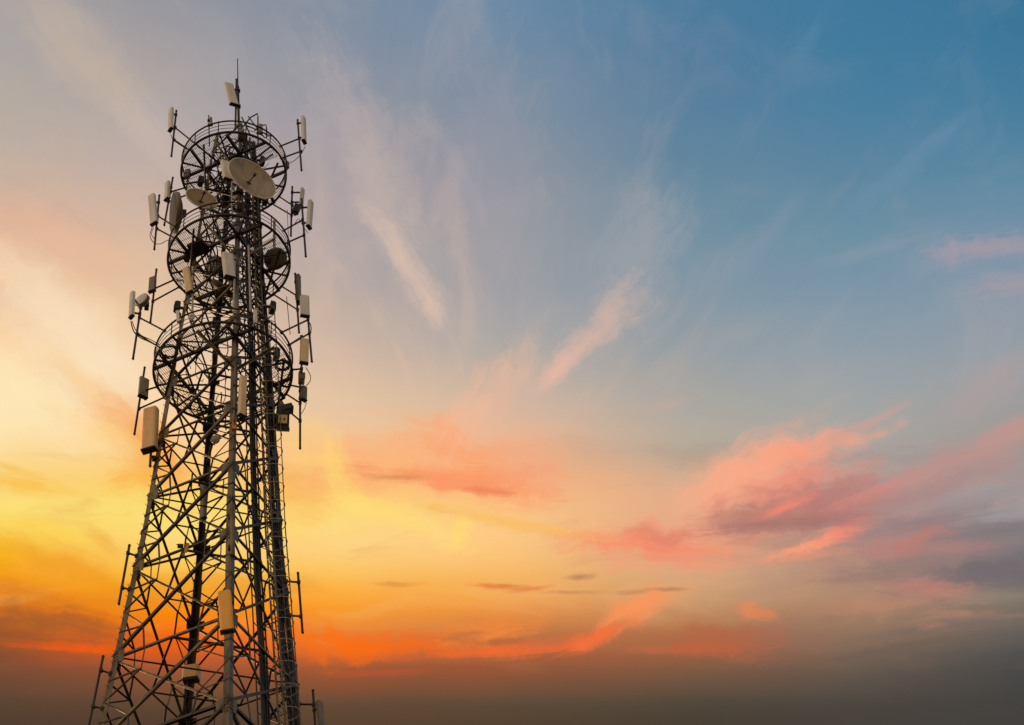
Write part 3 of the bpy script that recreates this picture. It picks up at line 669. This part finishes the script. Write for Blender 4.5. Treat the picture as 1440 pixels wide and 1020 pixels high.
# dishes
def dish(label, px, py, y, dia, n, depth, mt, feed, mount_to, name='dish_antenna', lip=.03):
    n = Vector(n).normalized(); c = at(px, py, y); r = dia/2
    t = thing(name, c-n*depth, label, 'dish antenna')
    pr = [(r*k/14, -depth*(1-(k/14)**2)) for k in range(15)]
    back = [(rr*1.0+.012, h-.012) for rr, h in pr][::-1]
    MB().lathe(c, n, pr+[(r+.008, -.004)]+back, 64).build('reflector', mt, t)
    MB().lathe(c, n, [(r-.004, -.012), (r-.004, .014), (r+.034, .014), (r+.034, -.03), (r+.008, -.03)], 64).build('rim', 'white', t)
    u, w = frame(n)
    if feed:
        k = MB().tube(c-n*depth, c+n*feed, .022, 8).tube(c+n*(feed-.10), c+n*(feed+.03), .05, 10)
        k.build('feed', 'pole', t)
        k = MB().lathe(c-n*(depth-.004), n, [(.0, .012), (.07, .012), (.075, .0)], 16); k.bar(c-n*(depth-.02)+u*.12, c-n*(depth-.02)-u*.12, .02, .02).bar(c-n*(depth-.02)+w*.12, c-n*(depth-.02)-w*.12, .02, .02)
        k.build('hub', 'pole', t)
    e = Vector(mount_to); k = MB().tube(c-n*(depth+.01), c-n*(depth+.16), .14, 12).tube(c-n*(depth+.14), e, .05, 8).tube(c-n*(depth+.14)+w*.1, e+Vector((0, 0, .5)), .03, 6)
    k.box(e, (0, 0, 1), .22, .22, .3); k.build('mount', 'dark', t)
    return t
dish('large pale round dish antenna in front of the topmost platform', 354.8, 250.8, -1.75, 2.06, (.47,-.875,.02), .27, 'dish', .22, corner(1, 55.0))
dish('smaller ochre round dish antenna at the lower left of the topmost platform', 283.8, 279.3, -1.05, 1.23, (.30,-.945,.12), .16, 'ochre', .30, corner(0, 55.1))
def drum(label, px, py, y, dia, n, mount_to, face='white', shell='greyp', depth=.32, pole=None):
    n = Vector(n).normalized(); c = at(px, py, y); r = dia/2
    t = thing('drum_antenna', c-n*depth, label, 'dish antenna')
    MB().lathe(c, n, [(0, .05), (r*.5, .045), (r*.85, .02), (r*.97, 0)], 36).build('radome', face, t)
    MB().lathe(c, n, [(r*.97, -.003), (r, -.003), (r*1.02, -.02), (r*1.0, -depth*.55), (r*.55, -depth*.92), (r*.2, -depth), (0, -depth)], 36).build('shroud', shell, t)
    e = Vector(mount_to); MB().tube(c-n*(depth*.9), c-n*(depth+.14), .09, 10).tube(c-n*(depth+.1), e, .045, 8).box(c-n*(depth+.1), (0, 0, 1), .16, .16, .3).build('mount', 'dark', t)
    if pole: MB().tube(at(*pole[0], e.y), at(*pole[1], e.y), .04, 8).build('mounting_pole', 'pole', t)
    return t
drum('tall dark drum dish seen edge on at the left of the middle platform', 243, 299, -.2, 1.62, (-.98,-.13,-.15), ring_at(250,322,1), 'dark', 'greyp', .34)
drum('small pale drum dish on a pole left of the lowest platform', 197.5, 421, .35, .62, (-.60,-.78,.08), at(208, 424, .5), 'white', 'greyp', .28)
drum('grey drum dish lying under the right side of the middle platform', 388, 365, .4, .92, (.35,-.25,-.9), at(390, 352, .6), 'greyp', 'greyp', .22)
drum('small grey drum dish behind the crossed braces of the middle platform', 299, 373, .7, .84, (-.72,-.55,-.2), corner(3, 51.0), 'greyp', 'greyp', .25)
drum('dark drum dish with a bright lower rim, below the middle platform', 315, 404, -.7, .98, (.55,-.5,.6), corner(1, 50.2), 'dish', 'dark', .26)
drum('little pale drum dish deep inside the tower below the lowest platform', 303.5, 618, .9, .30, (.3,-.7,-.5), corner(3, 43.2), 'white', 'dark', .18)
# between topmost and middle platform, left
panel('white panel antenna leaning on the outrigger left of the middle platform', (213,275), (216.3,314), None, .30, -38, pole=((224,275),(217,351)), arms=(((222,304),(250,322)),((220.6,322),(249,338))), ring=1, group=OG, cable=[([(214,320),(211,332),(217,342),(226,343),(236,338),(247,339)], .014),([(216,320),(213,330),(219,338)], .012)])
panel('short pale panel antenna behind the tall dark drum dish on the left', (235.5,257), (234,280), .9, .24, -55, pole=((243,250),(231,317)), arms=(((240,270),(263,263)),((237,284),(259,278))), ring=0, group=OG)
panel('white upright panel antenna in the middle of the middle platform, the widest there', (320,358), (323.8,390), -1.55, .43, 20, 'white', pole=((330,362),(329,452)), pole_r=.045, polemat='pale', dep=.18, group=None)
panel('narrow white panel antenna on the left inside the middle platform', (261.2,378), (266.2,410.5), -1.1, .27, -32, 'cream', pole=((271,376),(270.5,452)), pole_r=.04, polemat='pale', group=None)
# right of topmost / middle
panel('small pale panel antenna with a black box, upper outrigger right of the middle platform', (426,266), (424,288), None, .20, 50, pole=((411,263),(409,332)), arms=(((411,289),(393,277)),((410,303),(384,289))), ring=0, group=OG, dep=.09, cap=False)
tag(MB().box(at(417,294.5,.9), at(414.6,300,.9)-at(419.5,289,.9), .20, .26, .50).box(at(415,298,.9), (0,0,1), .1, .1, .4).build('radio_unit', 'cap', None, at(417,294.5,.9)), 'small black radio box beside the pole right of the topmost platform', 'radio unit')
panel('long white panel antenna on the outermost outrigger right of the middle platform', (437.5,284), (434.8,319), None, .26, 55, pole=((424,280),(430,361)), arms=(((425.5,309.5),(397,325.5)),((427.5,331),(398,344))), ring=1, group=OG, cable=[([(433,328),(426,318),(420,308),(414,316)], .012)])
panel('thin pale whip standing off the right rail of the middle platform', None, (406,344), .2, .1, 0, pole=((404,296),(406,344)), pole_r=.014, polemat='pale', group='thin whips at the right', name='whip_antenna')
panel('thin reddish whip below the right side of the middle platform', None, (408,470), .6, .1, 0, pole=((403,418),(408,470)), pole_r=.014, polemat='pole', group='thin whips at the right', name='whip_antenna')
panel('pale cylinder antenna standing on the right of the middle platform', None, (386,359), .3, .1, 0, pole=((386,311),(385.5,359)), pole_r=.055, polemat='pale', group=None, name='omni_antenna')
panel('long white pole antenna standing in front of the right cable run', None, (352.5,439), -1.6, .1, 0, pole=((349.5,346),(352.5,439)), pole_r=.042, polemat='pale', group=None, name='omni_antenna')
# left of the lowest platform
panel('short grey panel antenna on the outrigger above the small drum dish', (214.5,391), (213.5,409), None, .28, -30, 'greyp', pole=((220,379),(211.5,453)), arms=(((217.5,406),(246,393)),((215,424),(244,411))), ring=1, group=OG)
panel('slim pale panel antenna farthest left, beside the small drum dish', (186,412), (184.5,445), None, .22, -58, pole=((198,432),(187,505)), arms=(((196,447),(231,465)),((193,470),(223,488))), ring=2, group=OG, cable=[([(184,452),(188,466),(197,475),(210,481),(223,488)], .022),([(186,452),(190,463),(199,472),(212,478),(224,485)], .016)])
panel('pale panel antenna with its back to us on the outrigger left of the lowest platform', (202.5,533), (200.5,558), None, .36, -150, 'dish', pole=((203.5,517),(189,611)), arms=(((198.5,551),(220,545)),((195.5,575),(225,564))), ring=2, group=OG)
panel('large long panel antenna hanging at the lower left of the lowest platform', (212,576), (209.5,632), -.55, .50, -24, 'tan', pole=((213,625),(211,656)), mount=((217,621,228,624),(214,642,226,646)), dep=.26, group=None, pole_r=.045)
# right of the lowest platform
panel('grey panel antenna on the inner outrigger right of the middle platform', (420,388), (420.5,425), None, .22, 60, 'greyp', pole=((415,385),(420.5,468)), arms=(((417,416),(399,405.5)),((418.5,436),(390,421))), ring=1, group=OG)
panel('short white panel antenna at the far right, above the end of an outrigger', (428.5,417), (429,444), -.5, .34, 8, 'white', pole=((433,446),(438.5,509)), arms=(((433,450),(398,466)),((435,469),(402,487))), ring=2, group=OG, cable=[([(432,449),(437,458),(437,468),(434,473)], .02)], br=False)
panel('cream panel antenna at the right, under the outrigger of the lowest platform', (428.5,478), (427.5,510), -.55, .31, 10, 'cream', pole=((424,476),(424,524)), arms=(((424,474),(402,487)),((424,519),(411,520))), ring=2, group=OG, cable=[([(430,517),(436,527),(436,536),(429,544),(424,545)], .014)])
panel('small pale panel antenna with a long bare pole, lowest on the right outriggers', (428,545), (427.5,562), None, .22, 35, 'greyp', pole=((422,523),(422,631)), arms=(((422,567),(405,556.5)),((422,592),(409,584)),((423,545),(411,543))), ring=2, group=OG, cable=[([(431,566),(428,575),(424,582)], .012)])
ru = MB(); c = at(424,532,.2); ru.box(c, (0,0,1), .26, .22, .34).box(c+Vector((0,0,-.2)), (0,0,1), .2, .2, .08).tube(c+Vector((.05,-.1,-.2)), c+Vector((.05,-.1,-.5)), .02)
for q in range(5): ru.box(c+Vector((-.1+.05*q,-.13,0)), (0,0,1), .012, .05, .3)
tag(ru.build('radio_unit', 'greyp', None, c), 'small finned grey radio unit on the pole right of the lowest platform', 'radio unit')
# camera like floodlight at the right
cc = at(397, 590, -.3); t = thing('floodlight', cc, 'black boxed floodlight with a pale face, hung right of the lowest platform', 'floodlight')
ax = (at(396,606,-.3)-at(399,576,-.3)).normalized()
b = MB().box(at(397.5,591,-.3), Vector((0,-.5,1)), .44, .34, .62, (1,0,0)).box(at(398,604,-.35), Vector((0,-.5,1)), .44, .12, .12, (1,0,0)); b.build('housing', 'cap', t)
nf = Vector((0,-1,-.5)).normalized(); fc_ = at(397.3,592,-.3)+nf*.19; up_ = Vector((0,-.5,1)).normalized()
MB().box(fc_, nf, .30, .30, .03, up_).build('face', 'cream', t)
q = fc_+nf*.019+Vector((.05,0,0)); MB().add([q+up_*.05, q+Vector((-.04,0,0))-up_*.03, q+Vector((.04,0,0))-up_*.03, q+up_*.05+nf*.003, q+Vector((-.04,0,0))-up_*.03+nf*.003, q+Vector((.04,0,0))-up_*.03+nf*.003], [(3,4,5),(0,2,1),(0,1,4,3),(1,2,5,4),(2,0,3,5)]).build('mark', 'cap', t)
MB().bar(at(391,579,-.3), at(411,574,-.3), .22, .34).bar(at(386,588,-.3), at(392,588,-.3), .2, .2).bar(at(385,586,-.3), corner(2, 43.8), .07, .07).bar(at(404,578,-.3), ring_at(402,570,2), .06, .06).build('bracket', 'cap', t)
# front of the near leg
panel('long cream panel antenna beside the near leg under the lowest platform', (342.5,531), (340,584), -2.25, .25, 30, 'cream', pole=((331,515),(329,594)), pole_r=.04, polemat='galv', group='panel antennas on the near leg', dep=.15)
bx = MB(); c = at(329.5, 598, -2.1); bx.box(c, (0,0,1), .14, .12, .42, (1,0,0)).box(c+Vector((0,0,.23)), (0,0,1), .17, .15, .04, (1,0,0)).box(c+Vector((0,.12,0)), (0,0,1), .06, .16, .1, (1,0,0)); tag(bx.build('small_box', 'orange', None, c), 'small narrow orange box strapped to the near leg', 'box')
panel('narrow panel antenna flush on the near leg below the thick gusset', (326.5,714), (327.5,781), -2.72, .15, 60, 'galv', dep=.10, group='panel antennas on the near leg', cap=True, mount=((326,728,320,728),(327,772,320,772)))
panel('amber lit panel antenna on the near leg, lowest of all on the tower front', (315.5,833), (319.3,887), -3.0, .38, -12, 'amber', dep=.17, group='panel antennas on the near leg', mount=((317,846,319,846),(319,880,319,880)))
panel('grey panel antenna on the far leg seen between the braces', (285,680), (286,728), 1.7, .20, -40, 'greyp', group=None, mount=((288,690,290,690),(288,720,289,720)))  # drawn in the plain grey radome colour
rb = MB(); c = at(269, 948, 1.9)
rb = MB().prism(c-Vector((0,0,.22)), c+Vector((0,0,.24)), [(-.16,-.26),(.12,-.26),(.18,-.2),(.18,.2),(.12,.26),(-.16,.26)], (-.3,-1,0)); t = thing('radio_unit', c, 'rounded radio unit with painted brownish light on the far leg at the bottom', 'radio unit')  # brown tone stands for the warm light falling on it
rb.build('housing', 'tan', t); rb = MB().prism(c-Vector((0,0,.28)), c-Vector((0,0,.222)), [(-.14,-.24),(.14,-.24),(.14,.24),(-.14,.24)], (-.3,-1,0)); rb.tube(c-Vector((.1,0,.28)), c-Vector((.1,0,.5)), .02).tube(c-Vector((-.1,0,.28)), c-Vector((-.1,0,.46)), .02); rb.build('connector_plate', 'cap', t)
MB().bar(c, leg_at(275,950), .1, .1).build('bracket', 'brace', t)
MB().path(sag(c-Vector((-.1,0,.46)), leg_at(272,990), .5, 12, .1), .016).path(sag(c-Vector((.1,0,.5)), corner(3,31), .2, 12, .1), .016).build('cable', 'cable', t)
# little camera on the strut
c = at(256, 783, -1.6); t = thing('strut_camera', c, 'little light coloured camera on top of a strut, left of the near leg', 'camera')
MB().tube(c, c+Vector((0,0,.5)), .022, 8).build('post', 'dark', t)
MB().box(c+Vector((.12,-.02,.34)), (.2,-.2,1),   .10, .09, .30, (1,0,0)).build('housing', 'orange', t); MB().bar(c+Vector((-.16,0,.42)), c+Vector((.02,0,.42)), .10, .10).bar(c+Vector((-.2,0,.47)), c+Vector((-.14,0,.47)), .02, .02).build('lens', 'cap', t)
# bare stand off pipes low on the tower
panel('bare stand-off pipe on the left leg above the amber lit panel', None, (167,850), -.52, .1, 0, pole=((182,767),(167,850)), arms=(((180,778),(197,784)),((172,827),(187,831))), group='bare stand-off pipes', name='standoff_pipe')
panel('bare stand-off pipe on the right leg', None, (425.5,890), .5, .1, 0, pole=((419,806),(425.5,890)), arms=(((420,819),(404,818)),((423,867),(408,865))), group='bare stand-off pipes', name='standoff_pipe')
panel('bare stand-off pipe lowest on the left leg, cut by the picture edge', None, (122,1034), -.6, .1, 0, pole=((145,923),(122,1034)), arms=(((142,943),(166,950)),((131,994),(150,999))), group='bare stand-off pipes', name='standoff_pipe')
panel('grey panel antenna on a pole at the lower right corner of the tower', (449.5,988), (454,1032), .45, .24, 50, 'greyp', pole=((440,971),(444,1036)), arms=(((441,991),(425,991)),((443,1026),(430,1026))), group=None)
# small fittings on the lowest rail
lp = at(269.5, 446, -2.2); t = thing('rail_lamp', lp, 'small blue lamp with a white round lens on the lowest rail', 'lamp')
nl = Vector((.05,-.75,-.65)).normalized(); MB().lathe(lp, nl, [(0,-.16),(.08,-.16),(.1,-.12),(.1,.05),(.085,.06)], 16).build('housing', 'blue', t); MB().lathe(lp+nl*.06, nl, [(.085,-.01),(.115,.0),(.115,.03),(.045,.05),(.04,.04),(0,.04)], 16).build('lens', 'glass', t)
MB().bar(lp-nl*.14, ring_at(270,440,2), .03, .03).build('bracket', 'cap', t)
panel('small white stub antenna at the left of the lowest rail', (249.5,438), (251,453), -1.75, .12, -15, 'white', pole=((252.5,440),(253,459)), pole_r=.02, dep=.08, group='small white stubs on the lowest rail', cap=False)
panel('small white stub antenna at the right of the lowest rail, in front of the cables', (359,437), (359.5,455), -2.3, .13, 15, 'white', pole=((357,436),(357,460)), pole_r=.025, dep=.09, group='small white stubs on the lowest rail', cap=False)
# radio units crowding the tower head: nothing tells them apart
def radio(i, z, s, mt):
    p = corner(i, z); o = Vector((p.x, p.y, 0)).normalized(); c = p+o*.2
    t = thing('radio_unit', c, 'small dark radio unit strapped to a leg in the crowded upper tower', 'radio unit', 'dark radio units in the upper tower')
    k = MB().box(c, (0,0,1), .16, .30*s, .46*s, o)
    w = Vector((-o.y, o.x, 0))
    for q in range(5): k.box(c+o*.10+w*(-.12+.06*q)*s, (0,0,1), .05, .012, .42*s, o)
    k.build('housing', mt, t); MB().bar(p, c, .08, .08).build('bracket', 'cap', t)
    MB().path(sag(c-Vector((0,0,.23*s)), p-Vector((0,0,1.0)), .1, 8, .05), .014, 5).build('cable', 'cable', t)
for i, z, s in ((1,58.6,1),(2,58.9,.9),(0,56.6,.9),(3,57.2,1),(2,56.4,1),(1,53.6,.9),(0,51.9,1),(2,52.9,1),(3,50.4,1),(2,50.0,1),(0,48.9,.9),(2,47.5,1)): radio(i, z, s, 'dark' if (i+int(z)) % 2 else 'cap')
